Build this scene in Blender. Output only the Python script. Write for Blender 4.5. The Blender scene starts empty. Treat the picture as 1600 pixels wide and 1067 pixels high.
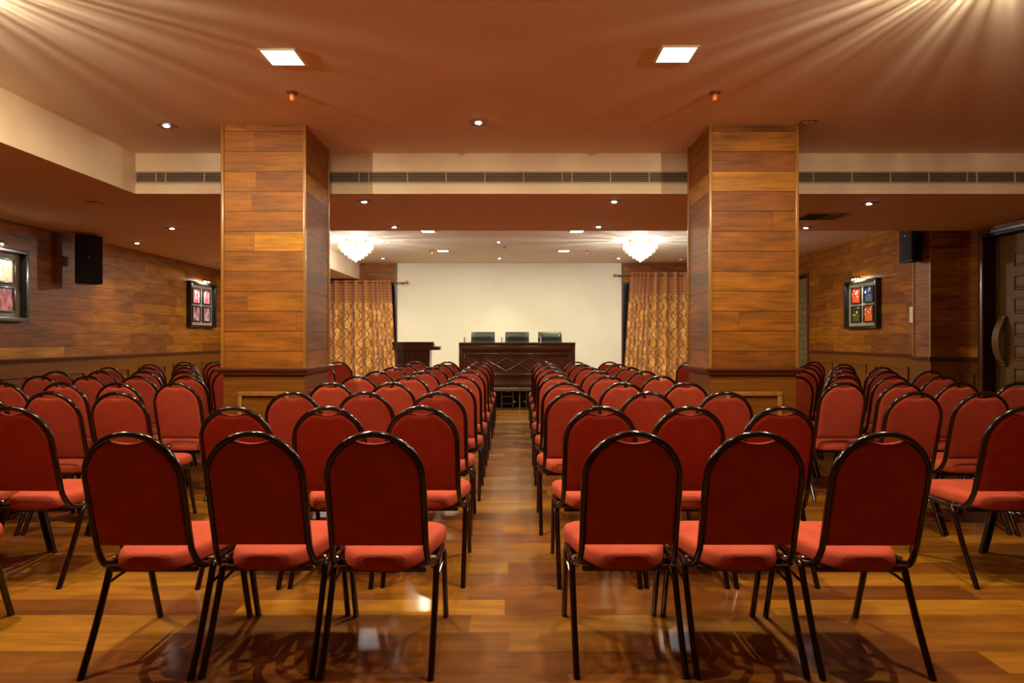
import bpy, bmesh, math, random
from mathutils import Vector, Matrix
random.seed(7)
PI = math.pi
SC = bpy.context.scene
COL = SC.collection

# ------------------------------------------------------------------ camera, world, exposure
cam_d = bpy.data.cameras.new('camera')
cam = bpy.data.objects.new('camera', cam_d); COL.objects.link(cam)
cam.location = (0, 0, 1.27); cam.rotation_euler = (PI/2, 0, 0)
cam_d.sensor_width = 36.0; cam_d.lens = 36.0*980/1600
cam_d.shift_x = 0.0; cam_d.shift_y = -5.5/1600
cam_d.clip_start = 0.05; cam_d.clip_end = 100
SC.camera = cam
world = bpy.data.worlds.new('world'); SC.world = world; world.use_nodes = True
world.node_tree.nodes['Background'].inputs[0].default_value = (0.004, 0.005, 0.008, 1)
world.node_tree.nodes['Background'].inputs[1].default_value = 1.0
SC.view_settings.view_transform = 'Standard'; SC.view_settings.look = 'None'
SC.view_settings.gamma = 1.0; SC.view_settings.use_curve_mapping = False
SC.view_settings.exposure = 0.14
SC.cycles.use_denoising = True
SC.cycles.max_bounces = 10; SC.cycles.diffuse_bounces = 6; SC.cycles.glossy_bounces = 4
SC.cycles.transparent_max_bounces = 12
SC.cycles.sample_clamp_indirect = 4.0
SC.cycles.caustics_reflective = False; SC.cycles.caustics_refractive = False
SC.cycles.use_light_tree = True

# light settings of the room's lamps (the lamps themselves are built with their fixtures)
P_SPOT = 62.0      # halogen spots
P_PANEL = 34.0     # square compact-fluorescent downlights
P_CHAND_BACK = 285.0
P_CHAND_FRONT = 168.0
P_PICTURE = 7.0
C_SPOT = (1.0, 0.84, 0.60); C_PANEL = (1.0, 0.94, 0.60)
C_CHAND = (1.0, 0.80, 0.54); C_CHAND_BACK = (0.98, 0.98, 0.95)

# ------------------------------------------------------------------ room sizes (metres; Y runs away from the camera)
HC = 3.00; HL = 2.62           # high and low ceiling
XL = -5.78; XR = 5.78; XRF = 6.01
XREC = -3.53                   # edge of the raised ceiling
YB0, YB1 = 5.88, 7.90          # dropped beam across the room
YBACK = 14.5; YFRONT = -3.2
RAIL = 1.0

# ------------------------------------------------------------------ node helpers
def new_mat(name):
    m = bpy.data.materials.new(name); m.use_nodes = True
    nt = m.node_tree; b = nt.nodes['Principled BSDF']
    return m, nt, b
def N(nt, t, **kw):
    n = nt.nodes.new(t)
    for k, v in kw.items(): setattr(n, k, v)
    return n
def math_n(nt, op, a, b=None, c=None, clamp=False):
    n = N(nt, 'ShaderNodeMath', operation=op); n.use_clamp = clamp
    for i, v in enumerate((a, b, c)):
        if v is None: continue
        if isinstance(v, (int, float)): n.inputs[i].default_value = v
        else: nt.links.new(v, n.inputs[i])
    return n.outputs[0]
def ramp(nt, fac, stops, interp='LINEAR'):
    r = N(nt, 'ShaderNodeValToRGB'); r.color_ramp.interpolation = interp
    e = r.color_ramp.elements
    while len(e) < len(stops): e.new(0.5)
    for i, (p, c) in enumerate(stops):
        e[i].position = p; e[i].color = (c[0], c[1], c[2], 1)
    nt.links.new(fac, r.inputs[0]); return r.outputs[0]
def mix_rgb(nt, fac, a, b, mode='MIX'):
    n = N(nt, 'ShaderNodeMix', data_type='RGBA', blend_type=mode)
    for s, v in ((n.inputs[0], fac), (n.inputs[6], a), (n.inputs[7], b)):
        if isinstance(v, (int, float)): s.default_value = v
        elif isinstance(v, tuple): s.default_value = (v[0], v[1], v[2], 1)
        else: nt.links.new(v, s)
    return n.outputs[2]
def bump(nt, b, h, strength=0.2, dist=0.002):
    n = N(nt, 'ShaderNodeBump'); n.inputs['Strength'].default_value = strength
    n.inputs['Distance'].default_value = dist
    nt.links.new(h, n.inputs['Height']); nt.links.new(n.outputs[0], b.inputs['Normal'])
def simple(name, col, rough=0.5, metal=0.0, coat=0.0, emit=None, estr=0.0, spec=None):
    m, nt, b = new_mat(name)
    b.inputs['Base Color'].default_value = (*col, 1); b.inputs['Roughness'].default_value = rough
    b.inputs['Metallic'].default_value = metal; b.inputs['Coat Weight'].default_value = coat
    b.inputs['Coat Roughness'].default_value = 0.08
    if spec is not None: b.inputs['Specular IOR Level'].default_value = spec
    if emit:
        b.inputs['Emission Color'].default_value = (*emit, 1); b.inputs['Emission Strength'].default_value = estr
    # slight procedural unevenness of the finish
    nz = N(nt, 'ShaderNodeTexNoise'); nz.inputs['Scale'].default_value = 14
    r = math_n(nt, 'MULTIPLY_ADD', nz.outputs[0], 0.10, max(rough-0.05, 0.02))
    nt.links.new(r, b.inputs['Roughness'])
    return m
def planks(name, floor, L, H, stops, v0=0.0, rough=(0.3, 0.15), coat=0.0, seam_dark=0.35, seam=0.0022, grain=0.35, spec=0.5):
    m, nt, b = new_mat(name)
    g = N(nt, 'ShaderNodeNewGeometry'); s = N(nt, 'ShaderNodeSeparateXYZ'); nt.links.new(g.outputs['Position'], s.inputs[0])
    if floor: u, v = s.outputs[0], s.outputs[1]
    else:
        sn = N(nt, 'ShaderNodeSeparateXYZ'); nt.links.new(g.outputs['True Normal'], sn.inputs[0])
        side = math_n(nt, 'GREATER_THAN', math_n(nt, 'ABSOLUTE', sn.outputs[0]), 0.5)
        u = math_n(nt, 'ADD', math_n(nt, 'MULTIPLY', s.outputs[1], side),
                   math_n(nt, 'MULTIPLY', s.outputs[0], math_n(nt, 'SUBTRACT', 1.0, side)))
        v = s.outputs[2]
    vv = math_n(nt, 'DIVIDE', math_n(nt, 'SUBTRACT', v, v0), H)
    row = math_n(nt, 'FLOOR', vv); fv = math_n(nt, 'SUBTRACT', vv, row)
    wn = N(nt, 'ShaderNodeTexWhiteNoise', noise_dimensions='1D'); nt.links.new(row, wn.inputs['W'])
    uu = math_n(nt, 'DIVIDE', math_n(nt, 'ADD', u, math_n(nt, 'MULTIPLY', wn.outputs[0], L*7.3)), L)
    c = math_n(nt, 'FLOOR', uu); fu = math_n(nt, 'SUBTRACT', uu, c)
    cv = N(nt, 'ShaderNodeCombineXYZ'); nt.links.new(row, cv.inputs[0]); nt.links.new(c, cv.inputs[1])
    wid = N(nt, 'ShaderNodeTexWhiteNoise', noise_dimensions='2D'); nt.links.new(cv.outputs[0], wid.inputs['Vector'])
    pid = wid.outputs[0]
    base = ramp(nt, pid, stops)
    # grain
    gv = N(nt, 'ShaderNodeCombineXYZ')
    nt.links.new(math_n(nt, 'MULTIPLY', u, 2.2), gv.inputs[0]); nt.links.new(math_n(nt, 'MULTIPLY', v, 34.0), gv.inputs[1])
    nt.links.new(math_n(nt, 'MULTIPLY', pid, 50.0), gv.inputs[2])
    nz = N(nt, 'ShaderNodeTexNoise'); nz.inputs['Scale'].default_value = 1.6; nz.inputs['Detail'].default_value = 6
    nz.inputs['Roughness'].default_value = 0.6; nz.inputs['Distortion'].default_value = 0.5
    nt.links.new(gv.outputs[0], nz.inputs['Vector'])
    gv2 = N(nt, 'ShaderNodeCombineXYZ')
    nt.links.new(math_n(nt, 'MULTIPLY', u, 1.3), gv2.inputs[0]); nt.links.new(math_n(nt, 'MULTIPLY', v, 6.0), gv2.inputs[1])
    nt.links.new(math_n(nt, 'MULTIPLY', pid, 77.0), gv2.inputs[2])
    nz2 = N(nt, 'ShaderNodeTexNoise'); nz2.inputs['Scale'].default_value = 2.0; nz2.inputs['Detail'].default_value = 4
    nt.links.new(gv2.outputs[0], nz2.inputs['Vector'])
    gm = math_n(nt, 'ADD', math_n(nt, 'MULTIPLY', math_n(nt, 'SUBTRACT', nz.outputs[0], 0.5), grain*2.2),
                math_n(nt, 'MULTIPLY_ADD', math_n(nt, 'SUBTRACT', nz2.outputs[0], 0.5), grain*2.4, 1.0))
    col = N(nt, 'ShaderNodeVectorMath', operation='SCALE'); nt.links.new(base, col.inputs[0]); nt.links.new(gm, col.inputs[3])
    # seams
    e1 = math_n(nt, 'LESS_THAN', math_n(nt, 'MINIMUM', fv, math_n(nt, 'SUBTRACT', 1.0, fv)), seam/H)
    e2 = math_n(nt, 'LESS_THAN', math_n(nt, 'MINIMUM', fu, math_n(nt, 'SUBTRACT', 1.0, fu)), seam*0.5/L)
    e = math_n(nt, 'MAXIMUM', e1, math_n(nt, 'MULTIPLY', e2, 0.6))
    cc = mix_rgb(nt, math_n(nt, 'MULTIPLY', e, 1-seam_dark), col.outputs[0], (0.012, 0.005, 0.003))
    nt.links.new(cc, b.inputs['Base Color'])
    nt.links.new(math_n(nt, 'MULTIPLY_ADD', nz2.outputs[0], rough[1], rough[0]), b.inputs['Roughness'])
    b.inputs['Coat Weight'].default_value = coat; b.inputs['Coat Roughness'].default_value = 0.12
    b.inputs['Specular IOR Level'].default_value = spec
    bump(nt, b, math_n(nt, 'SUBTRACT', math_n(nt, 'MULTIPLY', nz.outputs[0], 0.25), e), 0.25, 0.0015)
    return m

W_STOPS = [(0.0, (0.17, 0.049, 0.004)), (0.3, (0.22, 0.068, 0.005)), (0.65, (0.25, 0.082, 0.005)),
           (0.9, (0.29, 0.100, 0.005)), (1.0, (0.42, 0.165, 0.006))]
F_STOPS = [(0.0, (0.14, 0.039, 0.004)), (0.35, (0.19, 0.060, 0.005)), (0.7, (0.24, 0.083, 0.006)), (1.0, (0.34, 0.138, 0.009))]
M = {}
M['wall_wood'] = planks('wall_wood', False, 1.2, 0.1625, W_STOPS, v0=RAIL, rough=(0.46, 0.12), coat=0.0, spec=0.28, grain=0.7, seam=0.003, seam_dark=0.2)
M['floor_wood'] = planks('floor_wood', True, 1.25, 0.168, F_STOPS, v0=0.02, rough=(0.30, 0.14), coat=0.3, seam=0.0014, grain=0.5)
def plain_wood(name, c, rough=0.35, coat=0.15, vertical=True, amt=0.5, spec=0.5):
    m, nt, b = new_mat(name)
    g = N(nt, 'ShaderNodeNewGeometry'); mp = N(nt, 'ShaderNodeMapping')
    mp.inputs['Scale'].default_value = (22, 22, 1.2) if vertical else (1.2, 22, 22)
    nt.links.new(g.outputs['Position'], mp.inputs[0])
    nz = N(nt, 'ShaderNodeTexNoise'); nz.inputs['Scale'].default_value = 1.8; nz.inputs['Detail'].default_value = 5
    nt.links.new(mp.outputs[0], nz.inputs['Vector'])
    k = math_n(nt, 'MULTIPLY_ADD', math_n(nt, 'SUBTRACT', nz.outputs[0], 0.5), amt*2, 1.0)
    v = N(nt, 'ShaderNodeVectorMath', operation='SCALE'); v.inputs[0].default_value = c; nt.links.new(k, v.inputs[3])
    nt.links.new(v.outputs[0], b.inputs['Base Color'])
    b.inputs['Roughness'].default_value = rough; b.inputs['Coat Weight'].default_value = coat
    b.inputs['Coat Roughness'].default_value = 0.12; b.inputs['Specular IOR Level'].default_value = spec
    bump(nt, b, nz.outputs[0], 0.1, 0.001)
    return m
M['wainscot'] = plain_wood('wainscot_wood', (0.17, 0.058, 0.006), rough=0.5, coat=0.0, spec=0.15, vertical=False)
M['rail'] = plain_wood('rail_wood', (0.10, 0.030, 0.010), rough=0.35, coat=0.12, vertical=False)
M['corner'] = plain_wood('corner_wood', (0.30, 0.13, 0.025), rough=0.3)
M['desk'] = plain_wood('desk_wood', (0.055, 0.021, 0.008), rough=0.2, coat=0.6, vertical=False, amt=0.35)
M['lectern'] = plain_wood('lectern_wood', (0.055, 0.014, 0.006), rough=0.3, coat=0.3, amt=0.3)
M['door'] = plain_wood('door_wood', (0.15, 0.072, 0.018), rough=0.5, coat=0.0, spec=0.2, amt=0.35)
M['door_shaded'] = plain_wood('shaded_frame_wood', (0.02, 0.006, 0.003), rough=0.5, coat=0.0, spec=0.2)  # shade of the recessed jambs put into a near-black frame colour
M['door_olive'] = plain_wood('door_far_wood', (0.20, 0.15, 0.06), rough=0.4, coat=0.1, amt=0.2)
def plaster(name, c1, c2, scale=1.4):
    m, nt, b = new_mat(name)
    g = N(nt, 'ShaderNodeNewGeometry')
    nz = N(nt, 'ShaderNodeTexNoise'); nz.inputs['Scale'].default_value = scale; nz.inputs['Detail'].default_value = 4
    nt.links.new(g.outputs['Position'], nz.inputs['Vector'])
    nt.links.new(ramp(nt, nz.outputs[0], [(0.3, c1), (0.7, c2)]), b.inputs['Base Color'])
    b.inputs['Roughness'].default_value = 0.75
    nz3 = N(nt, 'ShaderNodeTexNoise'); nz3.inputs['Scale'].default_value = 60; nt.links.new(g.outputs['Position'], nz3.inputs['Vector'])
    bump(nt, b, nz3.outputs[0], 0.08, 0.001)
    return m
M['ceiling'] = plaster('ceiling_paint', (0.76, 0.68, 0.55), (0.79, 0.71, 0.58), 0.8)
M['fascia'] = plaster('fascia_paint', (0.78, 0.62, 0.43), (0.88, 0.74, 0.54), 2.2)
M['cream'] = plaster('cream_wallpaper', (0.77, 0.72, 0.56), (0.81, 0.76, 0.61), 1.6)
def fabric(name, c, c2, rough=0.85):
    m, nt, b = new_mat(name)
    tc = N(nt, 'ShaderNodeTexCoord')
    mp = N(nt, 'ShaderNodeMapping'); mp.inputs['Scale'].default_value = (420, 420, 420); nt.links.new(tc.outputs['Object'], mp.inputs[0])
    nz = N(nt, 'ShaderNodeTexNoise'); nz.inputs['Scale'].default_value = 1; nz.inputs['Detail'].default_value = 2
    nt.links.new(mp.outputs[0], nz.inputs['Vector'])
    nz2 = N(nt, 'ShaderNodeTexNoise'); nz2.inputs['Scale'].default_value = 9; nt.links.new(tc.outputs['Object'], nz2.inputs['Vector'])
    f = math_n(nt, 'ADD', math_n(nt, 'MULTIPLY', nz.outputs[0], 0.75), math_n(nt, 'MULTIPLY', nz2.outputs[0], 0.25))
    nt.links.new(ramp(nt, f, [(0.35, c), (0.65, c2)]), b.inputs['Base Color'])
    b.inputs['Roughness'].default_value = rough; b.inputs['Specular IOR Level'].default_value = 0.15
    b.inputs['Sheen Weight'].default_value = 0.03; b.inputs['Sheen Roughness'].default_value = 0.4
    b.inputs['Sheen Tint'].default_value = (1.0, 0.35, 0.2, 1)
    bump(nt, b, nz.outputs[0], 0.35, 0.0008)
    return m
M['red'] = fabric('red_cloth', (0.28, 0.036, 0.019), (0.52, 0.088, 0.044))
M['frame'] = simple('black_enamel', (0.010, 0.003, 0.003), rough=0.14, coat=0.25)
M['black'] = simple('black_plastic', (0.005, 0.004, 0.004), rough=0.6, spec=0.25)
M['black_gloss'] = simple('black_lacquer', (0.010, 0.012, 0.010), rough=0.25, coat=0.3)
M['leather'] = simple('dark_green_leather', (0.012, 0.017, 0.009), rough=0.42, coat=0.03)
M['chrome'] = simple('chrome', (0.75, 0.72, 0.66), rough=0.12, metal=1.0)
M['steel'] = simple('grey_steel', (0.22, 0.22, 0.19), rough=0.35, metal=0.8)
M['white'] = simple('white_plastic', (0.75, 0.68, 0.55), rough=0.4)
M['brass'] = simple('brass', (0.42, 0.20, 0.08), rough=0.3, metal=0.9)
M['rod'] = simple('copper_brown_rod', (0.22, 0.06, 0.025), rough=0.3, metal=0.4)
M['orange'] = simple('orange_glass', (0.85, 0.16, 0.02), rough=0.3)
M['slot'] = simple('dark_void', (0.012, 0.009, 0.007), rough=0.9)
M['grille'] = simple('grille_paint', (0.62, 0.47, 0.32), rough=0.5)
M['mat_board'] = plaster('linen_board', (0.36, 0.29, 0.21), (0.42, 0.34, 0.25), 8)
M['night'] = simple('night_glass', (0.012, 0.016, 0.02), rough=0.08, spec=0.6)
M['plate'] = simple('brushed_plate', (0.30, 0.22, 0.16), rough=0.4, metal=0.5)
M['glow_spot'] = simple('halogen_lens', (1, 1, 1), rough=0.3, emit=(1.0, 0.93, 0.85), estr=45)
M['glow_panel'] = simple('fluorescent_lens', (1, 1, 1), rough=0.3, emit=(0.92, 1.0, 0.55), estr=9)
M['glow_bulb'] = simple('candle_bulb', (1, 1, 1), rough=0.3, emit=(1.0, 0.82, 0.55), estr=60)
M['deck'] = simple('deck_carpet', (0.035, 0.02, 0.014), rough=0.9)
def crystal():
    m, nt, b = new_mat('crystal')
    out = nt.nodes['Material Output']; nt.nodes.remove(b)
    tr = N(nt, 'ShaderNodeBsdfTranslucent'); tr.inputs[0].default_value = (1, .93, .8, 1)
    tp = N(nt, 'ShaderNodeBsdfTransparent'); tp.inputs[0].default_value = (1, .97, .92, 1)
    gl = N(nt, 'ShaderNodeBsdfGlossy'); gl.inputs['Roughness'].default_value = 0.05; gl.inputs[0].default_value = (1, .95, .85, 1)
    nz = N(nt, 'ShaderNodeTexNoise'); nz.inputs['Scale'].default_value = 30
    m1 = N(nt, 'ShaderNodeMixShader'); nt.links.new(math_n(nt, 'MULTIPLY_ADD', nz.outputs[0], 0.3, 0.35), m1.inputs[0])
    nt.links.new(tr.outputs[0], m1.inputs[1]); nt.links.new(tp.outputs[0], m1.inputs[2])
    m2 = N(nt, 'ShaderNodeMixShader'); m2.inputs[0].default_value = 0.2
    nt.links.new(m1.outputs[0], m2.inputs[1]); nt.links.new(gl.outputs[0], m2.inputs[2])
    nt.links.new(m2.outputs[0], out.inputs[0]); return m
M['crystal'] = crystal()
def curtain_mat(name, band):
    m, nt, b = new_mat(name)
    uv = N(nt, 'ShaderNodeUVMap'); uv.uv_map = 'cloth'
    s = N(nt, 'ShaderNodeSeparateXYZ'); nt.links.new(uv.outputs[0], s.inputs[0])
    u, v = s.outputs[0], s.outputs[1]
    if band:   # fine lattice
        a = math_n(nt, 'SINE', math_n(nt, 'MULTIPLY', math_n(nt, 'ADD', u, math_n(nt, 'MULTIPLY', v, 0.7)), 70))
        c = math_n(nt, 'SINE', math_n(nt, 'MULTIPLY', math_n(nt, 'SUBTRACT', u, math_n(nt, 'MULTIPLY', v, 0.7)), 70))
        f = math_n(nt, 'MULTIPLY_ADD', math_n(nt, 'MULTIPLY', a, c), 0.5, 0.5)
        col = ramp(nt, f, [(0.3, (0.34, 0.105, 0.022)), (0.7, (0.55, 0.24, 0.06))])
    else:      # scrolling vines on a lighter satin ground
        per = 0.23
        w = math_n(nt, 'MULTIPLY', math_n(nt, 'SINE', math_n(nt, 'MULTIPLY', v, 15.0)), 0.085)
        def line(src, width):
            t = math_n(nt, 'DIVIDE', src, per); fr = math_n(nt, 'FRACT', t)
            d = math_n(nt, 'ABSOLUTE', math_n(nt, 'SUBTRACT', fr, 0.5))
            return math_n(nt, 'LESS_THAN', d, width)
        l1 = line(math_n(nt, 'ADD', u, w), 0.085)
        l2 = line(math_n(nt, 'SUBTRACT', math_n(nt, 'ADD', u, 0.06), w), 0.05)
        cv = N(nt, 'ShaderNodeCombineXYZ'); nt.links.new(u, cv.inputs[0]); nt.links.new(v, cv.inputs[1])
        vo = N(nt, 'ShaderNodeTexVoronoi', feature='DISTANCE_TO_EDGE'); vo.inputs['Scale'].default_value = 9
        nt.links.new(cv.outputs[0], vo.inputs['Vector'])
        l3 = math_n(nt, 'LESS_THAN', vo.outputs[0], 0.045)
        wav = N(nt, 'ShaderNodeTexNoise'); wav.inputs['Scale'].default_value = 4; nt.links.new(cv.outputs[0], wav.inputs['Vector'])
        lm = math_n(nt, 'MAXIMUM', math_n(nt, 'MAXIMUM', l1, l2), math_n(nt, 'MULTIPLY', l3, 0.7))
        ground = ramp(nt, wav.outputs[0], [(0.4, (0.58, 0.26, 0.04)), (0.6, (0.88, 0.50, 0.12))])
        col = mix_rgb(nt, lm, ground, (0.26, 0.075, 0.010))
    nt.links.new(col, b.inputs['Base Color']); b.inputs['Roughness'].default_value = 0.5
    b.inputs['Sheen Weight'].default_value = 0.3
    return m
M['curtain'] = curtain_mat('curtain_scroll', False); M['curtain_band'] = curtain_mat('curtain_band', True)
def art(name, kind, stops, seed):
    m, nt, b = new_mat(name)
    tc = N(nt, 'ShaderNodeTexCoord'); mp = N(nt, 'ShaderNodeMapping'); nt.links.new(tc.outputs['Object'], mp.inputs[0])
    mp.inputs['Location'].default_value = (seed*3.1, seed*1.7, seed*0.9)
    if kind == 'petal':
        mp.inputs['Scale'].default_value = (14, 14, 6)
        vo = N(nt, 'ShaderNodeTexVoronoi', feature='F1'); vo.inputs['Scale'].default_value = 1.3
        nt.links.new(mp.outputs[0], vo.inputs['Vector'])
        wv = N(nt, 'ShaderNodeTexNoise'); wv.inputs['Scale'].default_value = 1.2; wv.inputs['Distortion'].default_value = 2
        nt.links.new(mp.outputs[0], wv.inputs['Vector'])
        f = math_n(nt, 'ADD', math_n(nt, 'MULTIPLY', vo.outputs[0], 0.6), math_n(nt, 'MULTIPLY', wv.outputs[0], 0.55))
        nt.links.new(ramp(nt, f, stops), b.inputs['Base Color'])
    else:     # white blooms over a flat ground, thin stems below
        s = N(nt, 'ShaderNodeSeparateXYZ'); nt.links.new(tc.outputs['Object'], s.inputs[0])
        up = math_n(nt, 'GREATER_THAN', s.outputs[2], -0.02)
        vo = N(nt, 'ShaderNodeTexVoronoi', feature='F1'); vo.inputs['Scale'].default_value = 17
        nt.links.new(mp.outputs[0], vo.inputs['Vector'])
        bl = math_n(nt, 'MULTIPLY', math_n(nt, 'LESS_THAN', vo.outputs[0], 0.36), up)
        st = math_n(nt, 'LESS_THAN', math_n(nt, 'ABSOLUTE', math_n(nt, 'SINE', math_n(nt, 'MULTIPLY', s.outputs[1], 150))), 0.2)
        st = math_n(nt, 'MULTIPLY', st, math_n(nt, 'SUBTRACT', 1.0, up))
        c = mix_rgb(nt, st, stops[0][1], stops[1][1]); c = mix_rgb(nt, bl, c, (0.9, 0.9, 0.8))
        nt.links.new(c, b.inputs['Base Color'])
    b.inputs['Roughness'].default_value = 0.25
    return m

# ------------------------------------------------------------------ mesh helpers
class MB:
    def __init__(s): s.v = []; s.f = []; s.m = []
    def add(s, vs, fs, mi=0):
        o = len(s.v); s.v += [tuple(p) for p in vs]; s.f += [tuple(i+o for i in f) for f in fs]; s.m += [mi]*len(fs); return s
    def box(s, x0, x1, y0, y1, z0, z1, mi=0):
        vs = [(x0,y0,z0),(x1,y0,z0),(x1,y1,z0),(x0,y1,z0),(x0,y0,z1),(x1,y0,z1),(x1,y1,z1),(x0,y1,z1)]
        return s.add(vs, [(0,3,2,1),(4,5,6,7),(0,1,5,4),(1,2,6,5),(2,3,7,6),(3,0,4,7)], mi)
    def rbox(s, x0, x1, y0, y1, z0, z1, r=0.004, seg=2, mi=0):
        bm = bmesh.new(); bmesh.ops.create_cube(bm, size=1)
        for v in bm.verts:
            v.co = Vector(((x0+x1)/2+v.co.x*(x1-x0), (y0+y1)/2+v.co.y*(y1-y0), (z0+z1)/2+v.co.z*(z1-z0)))
        bmesh.ops.bevel(bm, geom=bm.edges[:], offset=r, segments=seg, profile=0.6, affect='EDGES')
        bm.verts.index_update()
        s.add([v.co.copy() for v in bm.verts], [[v.index for v in f.verts] for f in bm.faces], mi); bm.free(); return s
    def tube(s, pts, rx, ry=None, side=None, n=10, closed=False, mi=0, caps=True):
        ry = ry or rx; pts = [Vector(p) for p in pts]; K = len(pts); rings = []
        prev = None
        for i, p in enumerate(pts):
            a = pts[(i-1) % K] if (closed or i > 0) else p; b = pts[(i+1) % K] if (closed or i < K-1) else p
            t = (b-a).normalized()
            if side is not None:
                u = Vector(side) - t*t.dot(Vector(side)); u.normalize()
            else:
                if prev is None:
                    q = Vector((0,0,1)) if abs(t.z) < 0.9 else Vector((1,0,0)); u = q.cross(t).normalized()
                else: u = (prev - t*t.dot(prev)).normalized()
                prev = u
            w = t.cross(u)
            rings.append([p + u*math.cos(2*PI*k/n)*rx + w*math.sin(2*PI*k/n)*ry for k in range(n)])
        vs = [q for r in rings for q in r]; fs = []
        for i in range(K if closed else K-1):
            j = (i+1) % K
            for k in range(n): fs.append((i*n+k, i*n+(k+1)%n, j*n+(k+1)%n, j*n+k))
        if not closed and caps: fs.append(tuple(range(n))[::-1]); fs.append(tuple((K-1)*n+k for k in range(n)))
        return s.add(vs, fs, mi)
    def lathe(s, prof, cx=0, cy=0, cz=0, n=24, mi=0, axis='z', sq=1.0):
        vs = []; fs = []; K = len(prof)
        for r, z in prof:
            for k in range(n):
                a = 2*PI*k/n; x, y = r*math.cos(a), r*math.sin(a)
                vs.append((cx+x, cy+y, cz+z) if axis == 'z' else ((cx+z, cy+x, cz+y) if axis == 'x' else (cx+x, cy+z, cz+y)))
        for i in range(K-1):
            for k in range(n): fs.append((i*n+k, i*n+(k+1)%n, (i+1)*n+(k+1)%n, (i+1)*n+k))
        fs.append(tuple(range(n))[::-1]); fs.append(tuple((K-1)*n+k for k in range(n)))
        return s.add(vs, fs, mi)
    def prism(s, poly, d0, d1, axis='y', mi=0):
        def P(a, b, d): return (a, d, b) if axis == 'y' else ((d, a, b) if axis == 'x' else (a, b, d))
        n = len(poly); vs = [P(a, b, d0) for a, b in poly]+[P(a, b, d1) for a, b in poly]
        fs = [tuple(range(n)), tuple(range(n, 2*n))[::-1]]+[(i, (i+1)%n+0, (i+1)%n+n, i+n) for i in range(n)]
        return s.add(vs, fs, mi)
def fix(me, angle=38):
    bm = bmesh.new(); bm.from_mesh(me); bmesh.ops.recalc_face_normals(bm, faces=bm.faces); bm.to_mesh(me); bm.free()
    for p in me.polygons: p.use_smooth = True
    me.set_sharp_from_angle(angle=math.radians(angle))
def obj(name, mb, mat, parent=None, loc=None, rot=None, fixn=True, angle=38):
    me = bpy.data.meshes.new(name); me.from_pydata(mb.v, [], mb.f)
    mats = mat if isinstance(mat, (list, tuple)) else [mat]
    for m in mats: me.materials.append(m)
    if len(mats) > 1:
        for p, mi in zip(me.polygons, mb.m): p.material_index = mi
    me.update()
    if fixn: fix(me, angle)
    o = bpy.data.objects.new(name, me); COL.objects.link(o)
    if parent: o.parent = parent
    if loc: o.location = loc
    if rot: o.rotation_euler = rot
    return o
def thing(name, label, cat, loc=(0,0,0), rz=0.0, group=None):
    o = bpy.data.objects.new(name, None); COL.objects.link(o); o.empty_display_size = 0.1
    o.location = loc; o.rotation_euler = (0, 0, rz); o['label'] = label; o['category'] = cat
    if group: o['group'] = group
    return o
def tag(o, label, cat, group=None):
    o['label'] = label; o['category'] = cat
    if group: o['group'] = group
    return o
def struct(name, mb, mat, parent=None, **kw):
    o = obj(name, mb, mat, parent, **kw)
    if parent is None: o['kind'] = 'structure'
    return o
def dup(root, loc, rz=None, label=None, group=None):
    r = root.copy(); COL.objects.link(r); r.location = loc
    if rz is not None: r.rotation_euler = (0, 0, rz)
    if label: r['label'] = label
    if group: r['group'] = group
    for ch in list(root.children):
        c = ch.copy(); COL.objects.link(c); c.parent = r
        for g in list(ch.children):
            d = g.copy(); COL.objects.link(d); d.parent = c
    return r
def light(name, kind, parent, loc, power, color, **kw):
    L = bpy.data.lights.new(name, kind); L.energy = power; L.color = color
    for k, v in kw.items(): setattr(L, k, v)
    o = bpy.data.objects.new(name, L); COL.objects.link(o); o.location = loc
    if parent: o.parent = parent
    return o

# ------------------------------------------------------------------ floor, walls, ceiling
struct('floor', MB().box(-6.5, 6.7, YFRONT-.2, YBACK+.2, -0.1, 0), M['floor_wood'])
T = 0.15
def wall_side(name, x, sgn, y0, y1, holes=()):
    """wall with its face at x; sgn=+1 when solid lies towards +x. Upper planks, lower wainscot with raised frames."""
    mb = MB(); lo = MB()
    ys = [y0]+[v for h in holes for v in (h[0], h[1])]+[y1]
    xa, xb = (x, x+sgn*T) if sgn > 0 else (x-T, x)
    for i in range(0, len(ys), 2):
        mb.box(xa, xb, ys[i], ys[i+1], RAIL, HC, 0); mb.box(xa, xb, ys[i], ys[i+1], 0, RAIL, 1)
    for h in holes: mb.box(xa, xb, h[0], h[1], h[2], HC, 0)
    # wainscot frames: raised mouldings 0.9 m apart
    for i in range(0, len(ys), 2):
        a = ys[i]; n = max(1, round((ys[i+1]-a)/1.0)); w = (ys[i+1]-a)/n
        for k in range(n):
            p, q = a+k*w+0.12, a+(k+1)*w-0.12
            if q-p < 0.15: continue
            d0, d1 = (x-0.024, x) if sgn > 0 else (x, x+0.024)
            for (b0, b1, c0, c1) in ((p, q, .80, .83), (p, q, .20, .23), (p, p+.03, .23, .80), (q-.03, q, .23, .80)):
                mb.box(d0, d1, b0, b1, c0, c1, 1)
    return struct(name, mb, [M['wall_wood'], M['wainscot']], angle=20)
wall_side('wall_left', XL, -1, YFRONT, YBACK)
wall_side('wall_right', XR, 1, YFRONT, 8.25, holes=((6.05, 7.71, 2.53),))
wall_side('wall_right_far', XRF, 1, 8.25, YBACK, holes=((12.75, 13.65, 2.55),))
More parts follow.
